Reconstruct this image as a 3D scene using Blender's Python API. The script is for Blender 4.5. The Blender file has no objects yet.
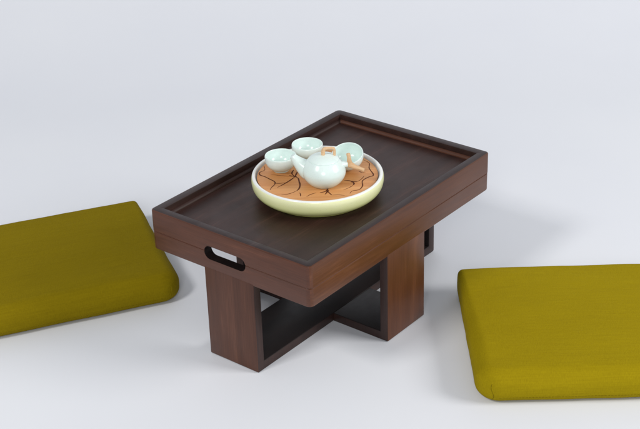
import bpy, bmesh, math, random
from mathutils import Vector, Matrix, noise
random.seed(7)
S = bpy.context.scene
C = S.collection
PI = math.pi

# ------------------------------------------------------------------ materials
def new_mat(name):
    m = bpy.data.materials.new(name); m.use_nodes = True
    nt = m.node_tree
    return m, nt, nt.nodes, nt.links, nt.nodes['Principled BSDF']

def ramp(N, stops):
    r = N.new('ShaderNodeValToRGB')
    e = r.color_ramp.elements
    e[0].position, e[0].color = stops[0][0], (*stops[0][1], 1)
    e[1].position, e[1].color = stops[-1][0], (*stops[-1][1], 1)
    for p, c in stops[1:-1]:
        x = e.new(p); x.color = (*c, 1)
    return r

def wood(name, dark, mid, light, axis=0, rough=.36, grain=1.0, coat=.25, offs=0.0, bump=.12):
    """stained timber: long fibres, broad figure and pores along one axis of the object"""
    m, nt, N, Lk, B = new_mat(name)
    tc = N.new('ShaderNodeTexCoord')
    mp = N.new('ShaderNodeMapping'); Lk.new(tc.outputs['Object'], mp.inputs['Vector'])
    sc = [26.0, 26.0, 26.0]; sc[axis] = 1.6
    mp.inputs['Scale'].default_value = sc
    mp.inputs['Location'].default_value = (offs, offs * .7, offs * 1.3)
    n1 = N.new('ShaderNodeTexNoise'); n1.inputs['Scale'].default_value = 1.0; n1.inputs['Detail'].default_value = 5
    n1.inputs['Roughness'].default_value = .6; n1.inputs['Distortion'].default_value = .6
    Lk.new(mp.outputs[0], n1.inputs['Vector'])
    mp2 = N.new('ShaderNodeMapping'); Lk.new(tc.outputs['Object'], mp2.inputs['Vector'])
    s2 = [300.0, 300.0, 300.0]; s2[axis] = 13.0
    mp2.inputs['Scale'].default_value = s2
    n2 = N.new('ShaderNodeTexNoise'); n2.inputs['Scale'].default_value = 1.0; n2.inputs['Detail'].default_value = 3
    Lk.new(mp2.outputs[0], n2.inputs['Vector'])
    n3 = N.new('ShaderNodeTexNoise'); n3.inputs['Scale'].default_value = 7.0; n3.inputs['Detail'].default_value = 3
    Lk.new(tc.outputs['Object'], n3.inputs['Vector'])
    a = N.new('ShaderNodeMath'); a.operation = 'MULTIPLY_ADD'
    Lk.new(n2.outputs['Fac'], a.inputs[0]); a.inputs[1].default_value = .55 * grain; Lk.new(n1.outputs['Fac'], a.inputs[2])
    b = N.new('ShaderNodeMath'); b.operation = 'MULTIPLY_ADD'
    Lk.new(n3.outputs['Fac'], b.inputs[0]); b.inputs[1].default_value = .35; Lk.new(a.outputs[0], b.inputs[2])
    r = ramp(N, [(.52, dark), (.86, mid), (1.15 if False else 1.0, light)])
    mr = N.new('ShaderNodeMapRange'); mr.inputs['From Min'].default_value = .43; mr.inputs['From Max'].default_value = 1.34
    mr.inputs['To Min'].default_value = .35; mr.inputs['To Max'].default_value = 1.1
    Lk.new(b.outputs[0], mr.inputs['Value']); Lk.new(mr.outputs[0], r.inputs['Fac'])
    Lk.new(r.outputs['Color'], B.inputs['Base Color'])
    rr = N.new('ShaderNodeMapRange'); rr.inputs['To Min'].default_value = rough - .07; rr.inputs['To Max'].default_value = rough + .1
    sm = N.new('ShaderNodeTexNoise'); sm.inputs['Scale'].default_value = 13; sm.inputs['Detail'].default_value = 6; sm.inputs['Roughness'].default_value = .7
    Lk.new(tc.outputs['Object'], sm.inputs['Vector'])
    mx = N.new('ShaderNodeMath'); mx.operation = 'MULTIPLY_ADD'; mx.inputs[1].default_value = 1.6
    Lk.new(sm.outputs['Fac'], mx.inputs[0])
    m0 = N.new('ShaderNodeMath'); m0.operation = 'MULTIPLY_ADD'; m0.inputs[1].default_value = .6; m0.inputs[2].default_value = -.6
    Lk.new(n2.outputs['Fac'], m0.inputs[0]); Lk.new(m0.outputs[0], mx.inputs[2])
    Lk.new(mx.outputs[0], rr.inputs['Value']); Lk.new(rr.outputs[0], B.inputs['Roughness'])
    B.inputs['Coat Weight'].default_value = coat * .6; B.inputs['Coat Roughness'].default_value = .3; B.inputs['Specular IOR Level'].default_value = .32
    bp = N.new('ShaderNodeBump'); bp.inputs['Strength'].default_value = bump; bp.inputs['Distance'].default_value = .0006
    Lk.new(n2.outputs['Fac'], bp.inputs['Height']); Lk.new(bp.outputs[0], B.inputs['Normal'])
    return m

def glaze(name, col_lo, col_hi, z0, z1, rough=.19, pool=None):
    """ceramic glaze, thinner and paler towards the top of the piece"""
    m, nt, N, Lk, B = new_mat(name)
    tc = N.new('ShaderNodeTexCoord'); sp = N.new('ShaderNodeSeparateXYZ'); Lk.new(tc.outputs['Object'], sp.inputs[0])
    nz = N.new('ShaderNodeTexNoise'); nz.inputs['Scale'].default_value = 38; nz.inputs['Detail'].default_value = 4
    Lk.new(tc.outputs['Object'], nz.inputs['Vector'])
    ad = N.new('ShaderNodeMath'); ad.operation = 'MULTIPLY_ADD'; ad.inputs[1].default_value = (z1 - z0) * .25
    Lk.new(nz.outputs['Fac'], ad.inputs[0]); Lk.new(sp.outputs['Z'], ad.inputs[2])
    mr = N.new('ShaderNodeMapRange'); mr.inputs['From Min'].default_value = z0; mr.inputs['From Max'].default_value = z1
    Lk.new(ad.outputs[0], mr.inputs['Value'])
    stops = [(0.0, col_lo), (1.0, col_hi)]
    if pool: stops = [(0.0, pool), (.16, col_lo), (1.0, col_hi)]
    r = ramp(N, stops); Lk.new(mr.outputs[0], r.inputs['Fac'])
    vo = N.new('ShaderNodeTexVoronoi'); vo.inputs['Scale'].default_value = 190; Lk.new(tc.outputs['Object'], vo.inputs['Vector'])
    vr = N.new('ShaderNodeMapRange'); vr.inputs['From Min'].default_value = .10; vr.inputs['From Max'].default_value = .16
    vr.inputs['To Min'].default_value = .90; vr.inputs['To Max'].default_value = 1.0; Lk.new(vo.outputs['Distance'], vr.inputs['Value'])
    mm = N.new('ShaderNodeMix'); mm.data_type = 'RGBA'; mm.blend_type = 'MULTIPLY'; mm.inputs['Factor'].default_value = 1
    Lk.new(r.outputs['Color'], mm.inputs['A']); Lk.new(vr.outputs[0], mm.inputs['B'])
    Lk.new(mm.outputs['Result'], B.inputs['Base Color'])
    B.inputs['Roughness'].default_value = rough
    B.inputs['Subsurface Weight'].default_value = .08
    B.inputs['Subsurface Radius'].default_value = (.004, .005, .004)
    bp = N.new('ShaderNodeBump'); bp.inputs['Strength'].default_value = .08; bp.inputs['Distance'].default_value = .0008
    Lk.new(nz.outputs['Fac'], bp.inputs['Height']); Lk.new(bp.outputs[0], B.inputs['Normal'])
    return m

def fabric(name, base, dark):
    m, nt, N, Lk, B = new_mat(name)
    tc = N.new('ShaderNodeTexCoord')
    def streak(sx, sy, det):
        mp = N.new('ShaderNodeMapping'); Lk.new(tc.outputs['Object'], mp.inputs['Vector'])
        mp.inputs['Scale'].default_value = (sx, sy, sy)
        n = N.new('ShaderNodeTexNoise'); n.inputs['Scale'].default_value = 1; n.inputs['Detail'].default_value = det
        Lk.new(mp.outputs[0], n.inputs['Vector']); return n
    weft = streak(10, 520, 2)          # slub threads along the cushion
    warp = streak(700, 160, 1)
    broad = streak(3.0, 9.0, 4)
    a = N.new('ShaderNodeMath'); a.operation = 'ADD'; Lk.new(weft.outputs['Fac'], a.inputs[0]); Lk.new(warp.outputs['Fac'], a.inputs[1])
    b = N.new('ShaderNodeMath'); b.operation = 'MULTIPLY_ADD'; b.inputs[1].default_value = .7
    Lk.new(broad.outputs['Fac'], b.inputs[0]); Lk.new(a.outputs[0], b.inputs[2])
    mr = N.new('ShaderNodeMapRange'); mr.inputs['From Min'].default_value = .85; mr.inputs['From Max'].default_value = 1.8
    Lk.new(b.outputs[0], mr.inputs['Value'])
    r = ramp(N, [(0, dark), (1, base)]); Lk.new(mr.outputs[0], r.inputs['Fac'])
    Lk.new(r.outputs['Color'], B.inputs['Base Color'])
    B.inputs['Roughness'].default_value = .85
    B.inputs['Specular IOR Level'].default_value = .04
    B.inputs['Sheen Weight'].default_value = .0; B.inputs['Sheen Roughness'].default_value = .5
    B.inputs['Sheen Tint'].default_value = (.9, .8, .3, 1)
    bp = N.new('ShaderNodeBump'); bp.inputs['Strength'].default_value = .35; bp.inputs['Distance'].default_value = .0012
    Lk.new(a.outputs[0], bp.inputs['Height']); Lk.new(bp.outputs[0], B.inputs['Normal'])
    return m

def floor_mat():
    m, nt, N, Lk, B = new_mat('studio_paper')
    tc = N.new('ShaderNodeTexCoord')
    n = N.new('ShaderNodeTexNoise'); n.inputs['Scale'].default_value = 1.1; n.inputs['Detail'].default_value = 3
    Lk.new(tc.outputs['Object'], n.inputs['Vector'])
    r = ramp(N, [(.3, (.745, .766, .822)), (.7, (.78, .80, .845))]); Lk.new(n.outputs['Fac'], r.inputs['Fac'])
    Lk.new(r.outputs['Color'], B.inputs['Base Color'])
    B.inputs['Roughness'].default_value = .7; B.inputs['Specular IOR Level'].default_value = .2
    f = N.new('ShaderNodeTexNoise'); f.inputs['Scale'].default_value = 900; Lk.new(tc.outputs['Object'], f.inputs['Vector'])
    bp = N.new('ShaderNodeBump'); bp.inputs['Strength'].default_value = .05; bp.inputs['Distance'].default_value = .0005
    Lk.new(f.outputs['Fac'], bp.inputs['Height']); Lk.new(bp.outputs[0], B.inputs['Normal'])
    return m

SIDE = ((.064, .0205, .0085), (.104, .0350, .0140), (.145, .052, .0215))
ROSE = ((.052, .0178, .0095), (.094, .0328, .0175), (.135, .051, .028))
W_X = wood('walnut_along', *SIDE, axis=0)
W_Y = wood('walnut_across', *ROSE, axis=1, offs=3.1)
W_Z = wood('walnut_upright', *SIDE, axis=2, offs=5.7)
W_LEG1 = wood('walnut_leg_run', (.046, .0155, .0085), (.082, .0290, .0150), (.115, .044, .024), axis=2, offs=9.2)
W_TOP = wood('walnut_board', (.018, .0078, .0064), (.036, .0155, .0122), (.062, .028, .021), axis=0, rough=.44, offs=1.7, coat=.06)
W_RIMTOP = wood('walnut_rim_top', (.020, .0115, .0112), (.034, .0195, .0185), (.052, .032, .030), axis=0, rough=.45, offs=4.7, coat=.1)
W_DARK = wood('walnut_stain_and_shade', (.006, .004, .004), (.012, .007, .0065), (.02, .012, .011), axis=0, rough=.5, offs=2.2, coat=.05)  # dark edge stain, also shade painted onto the inner leg faces
W_EDGE = wood('walnut_edge', (.022, .0105, .009), (.040, .0195, .016), (.06, .031, .025), axis=2, rough=.45, offs=6.2, coat=.1)
BAMBOO = wood('amber_bamboo', (.52, .20, .055), (.70, .34, .125), (.80, .46, .22), axis=0, rough=.4, offs=.4, coat=.1, grain=.7)
TWIG = wood('pale_twig', (.56, .34, .17), (.74, .51, .30), (.84, .65, .44), axis=0, rough=.5, offs=.9, coat=0, grain=.8)
CARVE = wood('burnt_groove', (.07, .018, .006), (.12, .032, .010), (.17, .05, .016), axis=0, rough=.7, coat=0)
CELADON = glaze('celadon_glaze', (.62, .77, .725), (.76, .885, .855), 0, .06)
CUP_GLAZE = glaze('celadon_cup_glaze', (.58, .74, .69), (.77, .89, .86), 0, .036)
LIME = glaze('lime_glaze', (.79, .86, .25), (.92, .94, .57), 0, .05, pool=(.34, .42, .06))
WHITE_RIM = glaze('white_rim_glaze', (.80, .82, .78), (.86, .88, .86), 0, .05)
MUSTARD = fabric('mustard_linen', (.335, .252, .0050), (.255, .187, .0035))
MUSTARD_SHADED = fabric('mustard_linen_shaded', (.240, .176, .0040), (.180, .129, .0028))  # same cloth as the right cushion, weaker light put into its colour
THREAD = fabric('mustard_thread', (.23, .17, .004), (.15, .11, .003))

# ------------------------------------------------------------------ helpers
def obj(name, bm, mats, parent=None, smooth=True, angle=40):
    me = bpy.data.meshes.new(name)
    bmesh.ops.recalc_face_normals(bm, faces=bm.faces[:])
    bm.to_mesh(me); bm.free()
    for m in (mats if isinstance(mats, (list, tuple)) else [mats]): me.materials.append(m)
    if smooth:
        me.polygons.foreach_set('use_smooth', [True] * len(me.polygons))
        me.set_sharp_from_angle(angle=math.radians(angle))
    o = bpy.data.objects.new(name, me); C.objects.link(o)
    if parent: o.parent = parent
    return o

def thing(name, label, cat, loc=(0, 0, 0), rz=0, group=None):
    o = bpy.data.objects.new(name, None); C.objects.link(o)
    o.empty_display_size = .05
    o.location = loc; o.rotation_euler = (0, 0, rz); o['label'] = label; o['category'] = cat
    if group: o['group'] = group
    return o

def dup(root, loc, rz, label):
    r = root.copy(); C.objects.link(r); r.location = loc; r.rotation_euler = (0, 0, rz); r['label'] = label
    for ch in list(root.children):
        c = ch.copy(); C.objects.link(c); c.parent = r
        for g in ch.children:
            d = g.copy(); C.objects.link(d); d.parent = c
    return r

def rrect(hx, hy, r, n=6):
    pts = []
    for cx, cy, a0 in ((hx - r, hy - r, 0), (-hx + r, hy - r, 90), (-hx + r, -hy + r, 180), (hx - r, -hy + r, 270)):
        for i in range(n + 1):
            a = math.radians(a0 + 90 * i / n)
            pts.append((cx + r * math.cos(a), cy + r * math.sin(a)))
    return pts

def ring(bm, hx, hy, prof, r=.008, mat_of=None):
    """sweep a closed profile of (inset, z) round a rounded rectangle"""
    rows = []
    for d, z in prof:
        rows.append([bm.verts.new((x, y, z)) for x, y in rrect(hx - d, hy - d, max(r - d, .0012))])
    n = len(rows[0])
    for k in range(len(rows)):
        a, b = rows[k], rows[(k + 1) % len(rows)]
        for i in range(n):
            f = bm.faces.new((a[i], a[(i + 1) % n], b[(i + 1) % n], b[i]))
            if mat_of: f.material_index = mat_of(k)

def box(bm, x0, x1, y0, y1, z0, z1, bev=.0, seg=2):
    r = bmesh.ops.create_cube(bm, size=1)
    vs = r['verts']
    for v in vs:
        v.co = Vector((x0 if v.co.x < 0 else x1, y0 if v.co.y < 0 else y1, z0 if v.co.z < 0 else z1))
    if bev:
        es = list({e for v in vs for e in v.link_edges})
        bmesh.ops.bevel(bm, geom=es, offset=bev, segments=seg, affect='EDGES', profile=.5)

def prism(bm, poly, y0, y1):
    """closed (x,z) outline extruded along y"""
    a = [bm.verts.new((x, y0, z)) for x, z in poly]; b = [bm.verts.new((x, y1, z)) for x, z in poly]
    n = len(poly)
    for i in range(n): bm.faces.new((a[i], a[(i + 1) % n], b[(i + 1) % n], b[i]))
    bm.faces.new(a[::-1]); bm.faces.new(b)

def bevel_sharp(bm, off, seg=2, ang=50):
    es = [e for e in bm.edges if len(e.link_faces) == 2 and e.calc_face_angle(0) > math.radians(ang)]
    bmesh.ops.bevel(bm, geom=es, offset=off, segments=seg, affect='EDGES', profile=.5, clamp_overlap=True)

def lathe(bm, prof, n=72, mat_of=None, wob=0.0):
    rows = []
    for r, z in prof:
        if r < 1e-6: rows.append([bm.verts.new((0, 0, z))])
        else: rows.append([bm.verts.new((r * (1 + wob * math.sin(2 * 2 * PI * i / n + 1)) * math.cos(2 * PI * i / n), r * math.sin(2 * PI * i / n), z)) for i in range(n)])
    for k in range(len(rows) - 1):
        a, b = rows[k], rows[k + 1]
        for i in range(n):
            j = (i + 1) % n
            if len(a) == 1 and len(b) == 1: continue
            if len(a) == 1: f = bm.faces.new((a[0], b[i], b[j]))
            elif len(b) == 1: f = bm.faces.new((a[i], a[j], b[0]))
            else: f = bm.faces.new((a[i], a[j], b[j], b[i]))
            if mat_of: f.material_index = mat_of(k)

def spline(pts, n):
    """Catmull-Rom through tuples of any length"""
    out = []
    P = [pts[0]] + list(pts) + [pts[-1]]
    for k in range(1, len(P) - 2):
        for i in range(n):
            t = i / n
            out.append(tuple(.5 * (2 * b + (c - a) * t + (2 * a - 5 * b + 4 * c - d) * t * t + (3 * b - a - 3 * c + d) * t ** 3)
                             for a, b, c, d in zip(P[k - 1], P[k], P[k + 1], P[k + 2])))
    out.append(tuple(pts[-1]))
    return out

def tube(bm, pts, n=20, cap=True, squash=1.0, mat=0, lump=0.0):
    """pts: (x,y,z,radius)"""
    rows = []
    up = Vector((0, 0, 1)); px = None
    for k, (x, y, z, r) in enumerate(pts):
        p = Vector((x, y, z))
        q0 = Vector(pts[max(k - 1, 0)][:3]); q1 = Vector(pts[min(k + 1, len(pts) - 1)][:3])
        t = (q1 - q0).normalized()
        if px is None:
            px = t.cross(up if abs(t.z) < .9 else Vector((1, 0, 0))).normalized()
        else:
            px = (px - t * px.dot(t)).normalized()
        py = t.cross(px)
        row = []
        for i in range(n):
            a = 2 * PI * i / n
            d = px * math.cos(a) + py * math.sin(a) * squash
            rr = r * (1 + lump * noise.noise((p + d * r) * 160))
            row.append(bm.verts.new(p + d * rr))
        rows.append(row)
    fs = []
    for a, b in zip(rows, rows[1:]):
        for i in range(n): fs.append(bm.faces.new((a[i], a[(i + 1) % n], b[(i + 1) % n], b[i])))
    if cap:
        for row, c, sgn in ((rows[0], pts[0], -1), (rows[-1], pts[-1], 1)):
            v = bm.verts.new(Vector(c[:3]) + (Vector(pts[-1 if sgn > 0 else 0][:3]) - Vector(pts[-2 if sgn > 0 else 1][:3])).normalized() * c[3] * .35)
            for i in range(n): fs.append(bm.faces.new((row[i], row[(i + 1) % n], v)))
    for f in fs: f.material_index = mat

def cut(o, cutters):
    """boolean difference, baked into the mesh"""
    for c in cutters:
        md = o.modifiers.new('b', 'BOOLEAN'); md.operation = 'DIFFERENCE'; md.object = c; md.solver = 'EXACT'
    dg = bpy.context.evaluated_depsgraph_get(); dg.update()
    me = bpy.data.meshes.new_from_object(o.evaluated_get(dg))
    o.modifiers.clear(); old = o.data; o.data = me; me.name = o.name
    bpy.data.meshes.remove(old)
    me.set_sharp_from_angle(angle=math.radians(40))

# ------------------------------------------------------------------ floor: a studio sweep, flat then curving up far behind
bm = bmesh.new()
fwd = Vector((math.cos(.684), math.sin(.684), 0)); rgt = Vector((fwd.y, -fwd.x, 0))
prof = [(-3.6, 0), (-2, 0), (-1, 0), (0, 0), (.9, 0)]
d0, r0 = 1.25, 1.7
for i in range(0, 25):
    a = math.radians(85 * i / 24); prof.append((d0 + r0 * math.sin(a), r0 * (1 - math.cos(a))))
prof.append((prof[-1][0] + .16, prof[-1][1] + 1.6))
xs = [-5 + 10 * i / 20 for i in range(21)]
rows = [[bm.verts.new(fwd * d + rgt * x + Vector((0, 0, z))) for x in xs] for d, z in prof]
for a, b in zip(rows, rows[1:]):
    for i in range(20): bm.faces.new((a[i], a[i + 1], b[i + 1], b[i]))
fl = obj('floor', bm, floor_mat(), smooth=True, angle=80)
fl['kind'] = 'structure'
for p in fl.data.polygons:      # paper faces up
    pass
if fl.data.polygons[0].normal.z < 0: fl.data.flip_normals()

# ------------------------------------------------------------------ the tea table
LH, WH, H = .350, .2323, .325           # half length, half width, height
SEAM, AP = .2715, .2260                 # seam between tray and apron, underside of apron
T = .0228                               # plank thickness
B1 = .0717; C2, B2 = -.0012, .0727
zf = .303                               # top face of the tray board
tb = thing('tea_table', 'low dark walnut tea table with raised tray rim, slot handles and crossed plank legs', 'tea table')

# cutter for the oblong grip slots in both short ends
def slot_cutter(x0, x1):
    b = bmesh.new()
    zc, yc, hr, hy = .2695, .0085, .0165, .0605
    pl = []
    for sgn in (1, -1):
        for i in range(13):
            a = math.radians(-90 + 180 * i / 12)
            pl.append((yc + sgn * (hy - hr) + sgn * hr * math.cos(a), zc + sgn * hr * math.sin(a)))
    A = [b.verts.new((x0, y, z)) for y, z in pl]; B_ = [b.verts.new((x1, y, z)) for y, z in pl]
    n = len(pl)
    for i in range(n): b.faces.new((A[i], A[(i + 1) % n], B_[(i + 1) % n], B_[i]))
    b.faces.new(A[::-1]); b.faces.new(B_)
    return obj('cutter', b, W_X, smooth=False)
cs = [slot_cutter(-LH - .05, -LH + .05), slot_cutter(LH - .05, LH + .05)]

rim_w = .0236
# tray rim with rounded lip and small cove at the foot of its inner wall
pr_ = [(0, SEAM + .0012), (0, H - .0025), (.0008, H - .0008), (.0028, H), (rim_w - .0025, H), (rim_w - .0006, H - .0007), (rim_w, H - .0025),
       (rim_w, zf + .0078), (rim_w + .0022, zf + .0070), (rim_w + .0052, zf + .0036), (rim_w + .0062, zf + .0008), (rim_w + .0062, zf - .010), (rim_w, zf - .012), (rim_w, SEAM), (.0012, SEAM)]
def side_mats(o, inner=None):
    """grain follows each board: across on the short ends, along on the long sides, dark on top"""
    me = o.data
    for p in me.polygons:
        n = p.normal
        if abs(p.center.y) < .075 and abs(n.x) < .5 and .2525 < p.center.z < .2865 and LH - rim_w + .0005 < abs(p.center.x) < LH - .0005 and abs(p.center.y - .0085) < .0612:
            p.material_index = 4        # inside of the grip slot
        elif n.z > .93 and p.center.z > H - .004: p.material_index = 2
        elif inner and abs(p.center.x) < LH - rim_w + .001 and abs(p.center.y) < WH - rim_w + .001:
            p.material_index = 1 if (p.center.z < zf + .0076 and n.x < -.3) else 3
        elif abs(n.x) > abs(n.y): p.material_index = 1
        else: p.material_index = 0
bm = bmesh.new(); ring(bm, LH, WH, pr_, r=.0115)
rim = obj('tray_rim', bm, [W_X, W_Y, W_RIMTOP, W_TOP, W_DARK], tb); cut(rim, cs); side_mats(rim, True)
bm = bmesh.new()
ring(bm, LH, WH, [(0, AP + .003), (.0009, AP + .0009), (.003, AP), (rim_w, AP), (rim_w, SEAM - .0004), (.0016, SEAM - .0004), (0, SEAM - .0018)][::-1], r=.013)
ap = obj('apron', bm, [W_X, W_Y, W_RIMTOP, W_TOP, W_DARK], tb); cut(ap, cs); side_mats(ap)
for c in cs:
    m_ = c.data; bpy.data.objects.remove(c); bpy.data.meshes.remove(m_)
bm = bmesh.new()
box(bm, -LH + rim_w + .0058, LH - rim_w - .0058, -WH + rim_w + .0058, WH - rim_w - .0058, zf - .0115, zf)
obj('tray_board', bm, W_TOP, tb, smooth=False)

# plank legs: one run lengthwise, one crossing it
def u_run(name, half, b, mats, split=None, along='x', off=0.0, mirror=False):
    """plank bent into a U: two upright panels and a foot plank, mitred"""
    bm = bmesh.new()
    ro = .004
    out = []
    def arc(cx, cz, r, a0, a1, n=5):
        return [(cx + r * math.cos(math.radians(a0 + (a1 - a0) * i / n)), cz + r * math.sin(math.radians(a0 + (a1 - a0) * i / n))) for i in range(n + 1)]
    h = half + .0004; zt = AP + .0045
    if split is None:
        prism(bm, [(-h, zt)] + arc(-h + ro, ro + .0005, ro, 180, 270) + arc(h - ro, ro + .0005, ro, 270, 360) + [(h, zt), (h - T, zt), (h - T, T), (-h + T, T), (-h + T, zt)], off - b, off + b)
    else:
        p1 = [(-h, zt)] + arc(-h + ro, ro + .0005, ro, 180, 270) + [(-split, .0005), (-split, T - .0004), (-h + T, T - .0004), (-h + T, zt)]
        if mirror: p1 = [(-x, z) for x, z in p1][::-1]
        prism(bm, p1, off - b, off + b)
    bmesh.ops.recalc_face_normals(bm, faces=bm.faces[:])
    bevel_sharp(bm, .0014, 2)
    if along == 'y':
        bmesh.ops.rotate(bm, verts=bm.verts[:], cent=(0, 0, 0), matrix=Matrix.Rotation(PI / 2, 3, 'Z'))
    o = obj(name, bm, mats, tb)
    k = 0 if along == 'x' else 1
    for p in o.data.polygons:               # outer faces warm, edges stained dark, inner faces darkened with painted-in shade
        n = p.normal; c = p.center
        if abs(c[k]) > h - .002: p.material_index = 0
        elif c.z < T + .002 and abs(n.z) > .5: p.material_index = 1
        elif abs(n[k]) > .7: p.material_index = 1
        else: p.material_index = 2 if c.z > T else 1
    return o
# lengthwise run (below the slot handles) and two crosswise halves butted against it
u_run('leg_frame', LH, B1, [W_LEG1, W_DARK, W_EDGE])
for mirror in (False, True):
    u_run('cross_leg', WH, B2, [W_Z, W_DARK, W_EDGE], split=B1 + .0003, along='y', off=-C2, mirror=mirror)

# ------------------------------------------------------------------ round tea tray with bamboo plate
RZ = .684 - PI / 2
DC = Vector((-.0310, -.0015, zf))
tt = thing('tea_tray', 'round lime glazed ceramic tea tray with amber wooden plate, on the table', 'tea tray', DC, RZ)
dp = [(.100, .004), (.106, .0035), (.111, 0), (.1215, 0), (.1250, .0022), (.1262, .0046), (.1290, .0058), (.1375, .0098), (.1455, .0162), (.1508, .0240), (.1532, .0325), (.1540, .0410), (.1534, .0470),
      (.1522, .0508), (.1506, .0527), (.1484, .0534), (.1460, .0530), (.1446, .0516), (.1438, .0490), (.1432, .0440), (.140, .0405)]
bm = bmesh.new(); lathe(bm, spline(dp, 3), 128, lambda k: 1 if k >= 13 * 3 else 0)
# close the middle, top and bottom
bmesh.ops.holes_fill(bm, edges=[e for e in bm.edges if len(e.link_faces) == 1], sides=0)
obj('basin', bm, [LIME, WHITE_RIM], tt, angle=50)
PT = .0475
bm = bmesh.new()
lathe(bm, [(0, .0412), (.1392, .0412), (.1408, .0425), (.1408, PT - .0012), (.1398, PT), (0, PT)], 128, lambda k: 1 if 2 <= k <= 2 else 0)
plate = obj('wooden_plate', bm, [BAMBOO, CARVE], tt, angle=30)
# carved, burnt lotus lines in the plate (thin inlaid strips, part of its mesh)
LINES = [
 (.0013, [(-0.1257, 0.0578), (-0.1232, 0.0346), (-0.1347, 0.0218), (-0.1336, 0.0081), (-0.1225, -0.0017), (-0.1105, -0.0159), (-0.0994, -0.03), (-0.0985, -0.0433), (-0.1059, -0.0602), (-0.1088, -0.073)]),
 (.0016, [(-0.0523, -0.0067), (-0.0595, 0.0105), (-0.0555, 0.0297)]),
 (.0016, [(-0.0523, -0.0067), (-0.0464, 0.0199)]),
 (.0017, [(-0.0523, -0.0067), (-0.0450, -0.016), (-0.0426, -0.0341), (-0.0407, -0.0518), (-0.0430, -0.070), (-0.0484, -0.0816)]),
 (.0015, [(-0.0523, -0.0067), (-0.060, -0.020), (-0.0715, -0.0364), (-0.0925, -0.0612)]),
 (.0014, [(-0.0523, -0.0067), (-0.066, 0.001)]),
 (.0010, [(-0.0415, -0.0906), (-0.0395, -0.100), (-0.0400, -0.1094)]),
 (.0014, [(0.021, -0.0840), (0.014, -0.0905), (0.004, -0.0940)]),
 (.0014, [(0.021, -0.0840), (0.025, -0.096), (0.0310, -0.1083)]),
 (.0014, [(0.021, -0.0840), (0.020, -0.094), (0.0155, -0.1035)]),
 (.0014, [(0.021, -0.0840), (0.023, -0.074)]),
 (.0014, [(0.0797, -0.0428), (0.072, -0.037), (0.0600, -0.0350)]),
 (.0015, [(0.0797, -0.0428), (0.083, -0.052), (0.0810, -0.0604)]),
 (.0013, [(0.0797, -0.0428), (0.0912, -0.0436)]),
 (.0013, [(0.1096, 0.0732), (0.1226, 0.0535), (0.1213, 0.026), (0.1294, -0.0108), (0.1172, -0.0216), (0.1029, -0.04), (0.1018, -0.0662), (0.0934, -0.0846), (0.078, -0.0904), (0.0719, -0.1028)]),
 (.0009, [(0.096, 0.012), (0.104, 0.004), (0.112, 0.002)]),
 (.0007, [(-0.0715, -0.0364), (-.088, -.040), (-.101, -.038)]),
 (.0007, [(-0.0523, -0.0067), (-.080, .000), (-.108, .008)]),
 (.0008, [(-.0484, -.0816), (-.064, -.094), (-.083, -.100)]),
 (.0007, [(.0310, -.1083), (.046, -.108), (.060, -.112)]),
 (.0008, [(.0810, -.0604), (.072, -.072), (.058, -.084)]),
 (.0007, [(.0912, -.0436), (.101, -.030), (.108, -.014)]),
 (.0008, [(-.0040, -.0940), (-.016, -.101), (-.026, -.112)]),
 (.0012, [(-.09, .085), (-.07, .108), (-.045, .105), (-.03, .12), (-.005, .125), (.02, .112), (.045, .118), (.07, .10), (.09, .09)]),
 (.0013, [(.03, .06), (.02, .075), (.0, .085)]), (.0013, [(.03, .06), (.05, .07), (.06, .085)]), (.0013, [(.03, .06), (.036, .045)]),
]
bm = bmesh.new(); bm.from_mesh(plate.data)
for w, pts in LINES:
    sp = spline(pts, 7); n = len(sp)
    prev = None
    for i, (x, y) in enumerate(sp):
        q0 = sp[max(i - 1, 0)]; q1 = sp[min(i + 1, n - 1)]
        t = Vector((q1[0] - q0[0], q1[1] - q0[1], 0)); t.normalize(); nn = Vector((-t.y, t.x, 0))
        f_ = min(1, .35 + 2.2 * min(i, n - 1 - i) / n) * (1 + .35 * noise.noise((x * 90, y * 90, w * 1000)))
        if i == 0 and (x, y) in [(-0.0523, -0.0067), (0.021, -0.0840), (0.0797, -0.0428)]: f_ = 1.8
        a = bm.verts.new(Vector((x, y, PT + .00025)) + nn * w * 1.12 * f_); b = bm.verts.new(Vector((x, y, PT + .00025)) - nn * w * 1.12 * f_)
        if prev:
            f = bm.faces.new((prev[0], prev[1], b, a)); f.material_index = 1
            if f.normal.z < 0: f.normal_flip()
        prev = (a, b)
for kx, ky in ((-0.0523, -0.0067), (0.021, -0.0840), (0.0797, -0.0428)):
    ring_ = [bm.verts.new((kx + (.0038 + .0012 * math.sin(3 * a + kx * 99)) * math.cos(a), ky + .0032 * math.sin(a), PT + .00045)) for a in [2 * PI * q / 14 for q in range(14)]]
    f = bm.faces.new(ring_); f.material_index = 1
bm.to_mesh(plate.data); bm.free()
for p in plate.data.polygons:
    pass

zw = zf + PT + .0003
# ------------------------------------------------------------------ teapot
tp = thing('teapot', 'pale celadon teapot with twig side handle and wooden lid knob', 'teapot', (-.0570, -.0425, zw), RZ)
body = [(0, .0018), (.026, .0018), (.028, 0), (.031, .0004), (.0345, .0030), (.041, .0095), (.0470, .0190), (.0498, .0285), (.0495, .0370), (.0460, .0465), (.0405, .0550), (.0372, .0592), (.0355, .0604), (.0330, .0600), (.0322, .0575), (.033, .054)]
bm = bmesh.new(); lathe(bm, spline(body, 4), 72)
# socket that takes the handle
tube(bm, spline([(.038, -.002, .046, .0085), (.047, -.003, .0475, .0075), (.0525, -.0035, .048, .0068), (.0545, -.0038, .048, .0072), (.0555, -.004, .048, .0060)], 4), 24)
obj('body', bm, CELADON, tp, angle=60)
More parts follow.
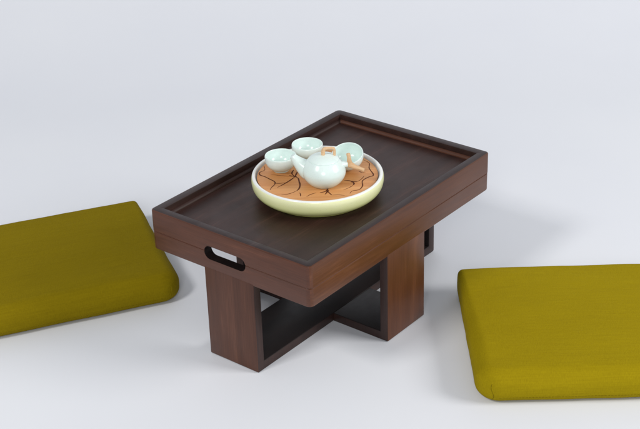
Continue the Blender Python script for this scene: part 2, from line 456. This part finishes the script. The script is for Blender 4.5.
# wide duck-bill spout
bm = bmesh.new()
sp_ = spline([(-.022, .004, .0270, .0235), (-.036, .0085, .0310, .0232), (-.0475, .0125, .0385, .0188), (-.0580, .0160, .0475, .0138), (-.0655, .0182, .0555, .0102), (-.0708, .0195, .0622, .0080)], 6)
tube(bm, sp_, 28, cap=False)
last = sp_[-1]; prev = sp_[-2]
tube(bm, [(*last[:3], last[3]), (*[a + (b - a) * .02 for a, b in zip(last[:3], prev[:3])], last[3] * .8), (*[a + (b - a) * 3 for a, b in zip(last[:3], prev[:3])], last[3] * .62)], 28, cap=True)
# lip joining outer and inner skins
bmesh.ops.remove_doubles(bm, verts=bm.verts[:], dist=.00002)
es = [e for e in bm.edges if len(e.link_faces) == 1 and all((v.co - Vector(last[:3])).length < .0085 for v in e.verts)]
try: bmesh.ops.bridge_loops(bm, edges=es)
except Exception: pass
obj('spout', bm, CELADON, tp, angle=60)
# lid: low dome sitting in the neck
bm = bmesh.new()
lathe(bm, spline([(0, .0575), (.030, .0575), (.0338, .0595), (.0350, .0612), (.0338, .0632), (.029, .0662), (.020, .0695), (.010, .0712), (0.0001, .0716)], 4), 64)
lid = obj('lid', bm, CELADON, tp, angle=60)
# knob: a short bent twig standing on the lid
bm = bmesh.new()
tube(bm, spline([(-.001, 0, .0680, .0048), (-.0012, .0005, .0760, .0046), (-.0008, .001, .0815, .0043), (.0024, .002, .0853, .0041), (.009, .003, .0860, .0037), (.018, .004, .0858, .0034), (.0235, .0045, .0845, .0033)], 5), 16, lump=.12)
tube(bm, spline([(.0228, .0045, .0850, .0031), (.0245, .0045, .0800, .0031), (.0245, .0040, .0680, .0033)], 4), 14, lump=.12)
obj('knob', bm, TWIG, lid, angle=60)
# forked twig handle
bm = bmesh.new()
tube(bm, spline([(.049, -.0033, .0478, .0054), (.056, -.004, .0476, .0062), (.062, -.006, .0460, .0068), (.072, -.009, .0425, .0054), (.082, -.0125, .0395, .0046), (.0905, -.0155, .0370, .0045)], 5), 18, lump=.18)
tube(bm, spline([(.0605, -.006, .0455, .0058), (.0585, -.0045, .0535, .0054), (.0570, -.0025, .0620, .0046), (.0560, -.001, .0690, .0045), (.0555, 0, .0730, .0042)], 5), 18, lump=.18)
obj('handle', bm, TWIG, tp, angle=60)

# ------------------------------------------------------------------ three cups
cup_prof = [(0, .0022), (.0150, .0022), (.0160, 0), (.0178, .0002), (.0184, .0028), (.0215, .0048), (.0275, .0095), (.0325, .0165), (.0352, .0245), (.0360, .0320), (.0358, .0362), (.0350, .0378),
            (.0340, .0374), (.0334, .0350), (.0334, .0300), (.0322, .0235), (.0290, .0160), (.0230, .0095), (.0140, .0058), (0, .0048)]
bm = bmesh.new(); lathe(bm, spline(cup_prof, 4), 72)
cup_mesh = obj('teacup', bm, CUP_GLAZE, None, angle=60)
def cup(o, loc, tilt, label):
    o.scale = (1.03, 1.03, 1.02)
    o.location = loc; o.rotation_euler = tilt; o['label'] = label; o['category'] = 'teacup'; o['group'] = 'teacups on the round tea tray'
cup(cup_mesh, (-.0600, .0840, zw), (0, 0, RZ), 'upright celadon teacup nearest the left rim of the tea tray')
c2 = cup_mesh.copy(); C.objects.link(c2)
cup(c2, (.0255, .0730, zw), (0, 0, RZ + 1), 'upright celadon teacup farthest back, just behind the teapot spout')
c3 = cup_mesh.copy(); C.objects.link(c3)
M3 = Matrix.Rotation(RZ, 4, 'Z') @ Matrix.Rotation(math.radians(19), 4, 'X') @ Matrix.Rotation(math.radians(-6), 4, 'Y')
low = min((M3.to_3x3() @ Vector((v.co.x * 1.03, v.co.y * 1.03, v.co.z * 1.02))).z for v in c3.data.vertices)   # it rolls onto its belly
cup(c3, (.0425, -.0380, zw - low), M3.to_euler(), 'celadon teacup leaning towards the viewer behind the teapot handle')

# ------------------------------------------------------------------ floor cushions
def cushion(name, label, corner, along, deep, length=.52, depth=.435, th=.074, seed=1, cloth=None):
    """corner: floor point of the near inner corner; along: unit vector away from the table; deep: unit vector away from camera"""
    ax = Vector((*along, 0)).normalized(); dx = Vector((*deep, 0)).normalized()
    ctr = Vector((*corner, 0)) + ax * length / 2 + dx * depth / 2
    rz = math.atan2(ax.y, ax.x)
    flip = 1 if ax.cross(dx).z > 0 else -1
    root = thing(name, label, 'cushion', ctr, rz, 'mustard floor cushions beside the table')
    bm = bmesh.new()
    nx, ny, nz = 78, 66, 14
    hx, hy, hz = length / 2, depth / 2, th / 2
    Re = .033                          # plan corner radius, edge roll
    def grid(n):                                # denser near the ends
        return [math.sin((i / n - .5) * PI * .92) / math.sin(.46 * PI) for i in range(n + 1)]
    gx, gy, gz = grid(nx), grid(ny), grid(nz)
    vt = {}
    def put(i, j, k):
        key = (i, j, k)
        if key in vt: return vt[key]
        x, y, z = gx[i] * hx, gy[j] * hy, gz[k] * hz
        # rounded box: push the point out from a shrunken core
        t_ = max(0, min(1, .5 - flip * -1 * -y / depth))
        R = .013 + .037 * t_ * t_ * (3 - 2 * t_)     # the far corners are filled out tighter
        rb = min(Re, .008 + R * .6)
        rb = min(rb, R) if z > 0 else min(rb * .75, R)
        core = Vector((max(-hx + R, min(hx - R, x)), max(-hy + R, min(hy - R, y)), 0))
        # plan rounding first, then the roll towards top and bottom
        pl = Vector((x - core.x, y - core.y, 0))
        if abs(pl.x) > 1e-9 and abs(pl.y) > 1e-9:
            m = max(abs(pl.x), abs(pl.y)); pl = pl.normalized() * m
        d = R - pl.length                       # distance in from the wall
        x, y = core.x + pl.x, core.y + pl.y
        if d < rb and abs(z) > hz - rb:
            a, b = rb - d, abs(z) - (hz - rb)
            m = max(a, b); l = math.hypot(a, b)
            a2, b2 = a * m / l, b * m / l
            z = math.copysign(hz - rb + b2, z)
            if pl.length > 1e-9:
                pl2 = pl.normalized() * (R - rb + a2); x, y = core.x + pl2.x, core.y + pl2.y
        # soft crown, belly of the walls and small creases
        if z > 0:
            u, v = x / hx, y / hy
            z += .009 * (1 - u * u) ** .7 * (1 - v * v) ** .7 if abs(u) < 1 and abs(v) < 1 else 0
            z += .0013 * noise.noise((x * 9 + seed, y * 15, seed)) + .0005 * noise.noise((x * 30 + seed, y * 60, seed))
        x += math.copysign(.003 * (1 - (z / hz) ** 2), x) * (abs(x) / hx) ** 6
        y += math.copysign(.003 * (1 - (z / hz) ** 2), y) * (abs(y) / hy) ** 6
        x += .0015 * noise.noise((y * 14, z * 20, seed)) ; y += .0022 * noise.noise((x * 11, z * 18, seed + 4))
        if z < -hz: z = -hz
        v = bm.verts.new((x, y, z + hz)); vt[key] = v; return v
    def quad(a, b, c, d): bm.faces.new((put(*a), put(*b), put(*c), put(*d)))
    for i in range(nx):
        for j in range(ny):
            for k in (0, nz): quad((i, j, k), (i + 1, j, k), (i + 1, j + 1, k), (i, j + 1, k))
    for i in range(nx):
        for k in range(nz):
            for j in (0, ny): quad((i, j, k), (i + 1, j, k), (i + 1, j, k + 1), (i, j, k + 1))
    for j in range(ny):
        for k in range(nz):
            for i in (0, nx): quad((i, j, k), (i, j + 1, k), (i, j + 1, k + 1), (i, j, k + 1))
    bmesh.ops.recalc_face_normals(bm, faces=bm.faces[:])
    from mathutils.bvhtree import BVHTree
    tree = BVHTree.FromBMesh(bm)
    cov = obj('cover', bm, cloth, root, angle=80)
    sy = -flip
    def wall(x, z, lift=.0002):                 # point on the long wall nearest the camera
        h = tree.ray_cast(Vector((x, sy * (hy + .2), z)), Vector((0, -sy, 0)))
        return None if h[0] is None else h[0] + h[1] * lift
    # running stitches low on the long wall
    bm = bmesh.new()
    k = int(length / .0085)
    for i in range(k):
        x0 = -hx + .045 + (length - .09) * i / k
        a, b = wall(x0, .019), wall(x0 + .0045, .019)
        if a and b: tube(bm, [(*a, .00055), (*b, .00055)], 6)
    st = obj('stitching', bm, THREAD, root, angle=60); st['kind'] = 'stuff'
    # short upright seam by each end of that wall
    for xe in (-hx + .030, hx - .030):
        bm = bmesh.new()
        pts = [wall(xe + .003 * math.sin(q * .6), .010 + .0042 * q, .0001) for q in range(11)]
        tube(bm, [(*p, .0007) for p in pts if p], 8)
        obj('corner_seam', bm, THREAD, root, angle=80)
    return root
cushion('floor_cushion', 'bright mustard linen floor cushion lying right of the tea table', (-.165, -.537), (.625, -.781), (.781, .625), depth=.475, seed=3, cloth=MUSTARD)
cushion('floor_cushion', 'mustard linen floor cushion, darkened by painted-in shade, lying left of the tea table', (-.216, .284), (-.860, .511), (.511, .860), length=.58, depth=.452, seed=11, cloth=MUSTARD_SHADED)

# ------------------------------------------------------------------ light
wd = bpy.data.worlds.new('World'); S.world = wd; wd.use_nodes = True
bg = wd.node_tree.nodes['Background']; bg.inputs['Color'].default_value = (.92, .96, 1.0, 1); bg.inputs['Strength'].default_value = .33

def area(name, loc, target, sx, sy, power, col=(1, 1, 1)):
    l = bpy.data.lights.new(name, 'AREA'); l.shape = 'RECTANGLE'; l.size = sx; l.size_y = sy; l.energy = power; l.color = col
    o = bpy.data.objects.new(name, l); C.objects.link(o); o.location = loc
    d = Vector(target) - Vector(loc); o.rotation_euler = d.to_track_quat('-Z', 'Y').to_euler()
    return o
area('key_softbox', (-5.2, 1.0, 5.4), (0, 0, .1), 1.4, 1.4, 200, (1, .975, .94))
area('added_front_fill', (-5.0, -3.4, 3.4), (0, 0, .2), 1.6, 1.6, 118, (1, .99, .98))  # unseen fill lamp, added to brighten the bowl side and leg fronts
area('fill_softbox', (2.2, -5.2, 3.2), (0.1, -.1, .1), 2.4, 2.0, 225, (1, .98, .96))

# ------------------------------------------------------------------ camera
cam = bpy.data.cameras.new('camera'); co = bpy.data.objects.new('camera', cam); C.objects.link(co)
F = Vector((.6885, .5613, -.4592)).normalized(); Rr = Vector((.6204, -.7838, -.0278)); Rr = (Rr - F * Rr.dot(F)).normalized(); U = Rr.cross(F)
M = Matrix((Rr, U, -F)).transposed().to_4x4(); M.translation = Vector((-2.28761, -1.84498, 1.75277))
co.matrix_world = M
cam.sensor_width = 36; cam.lens = 36 * 1393.0 / 640; cam.clip_end = 200; cam.clip_start = .05
S.camera = co
S.view_settings.view_transform = 'Standard'; S.view_settings.look = 'None'; S.view_settings.exposure = 0; S.view_settings.gamma = 1
S.cycles.use_denoising = True
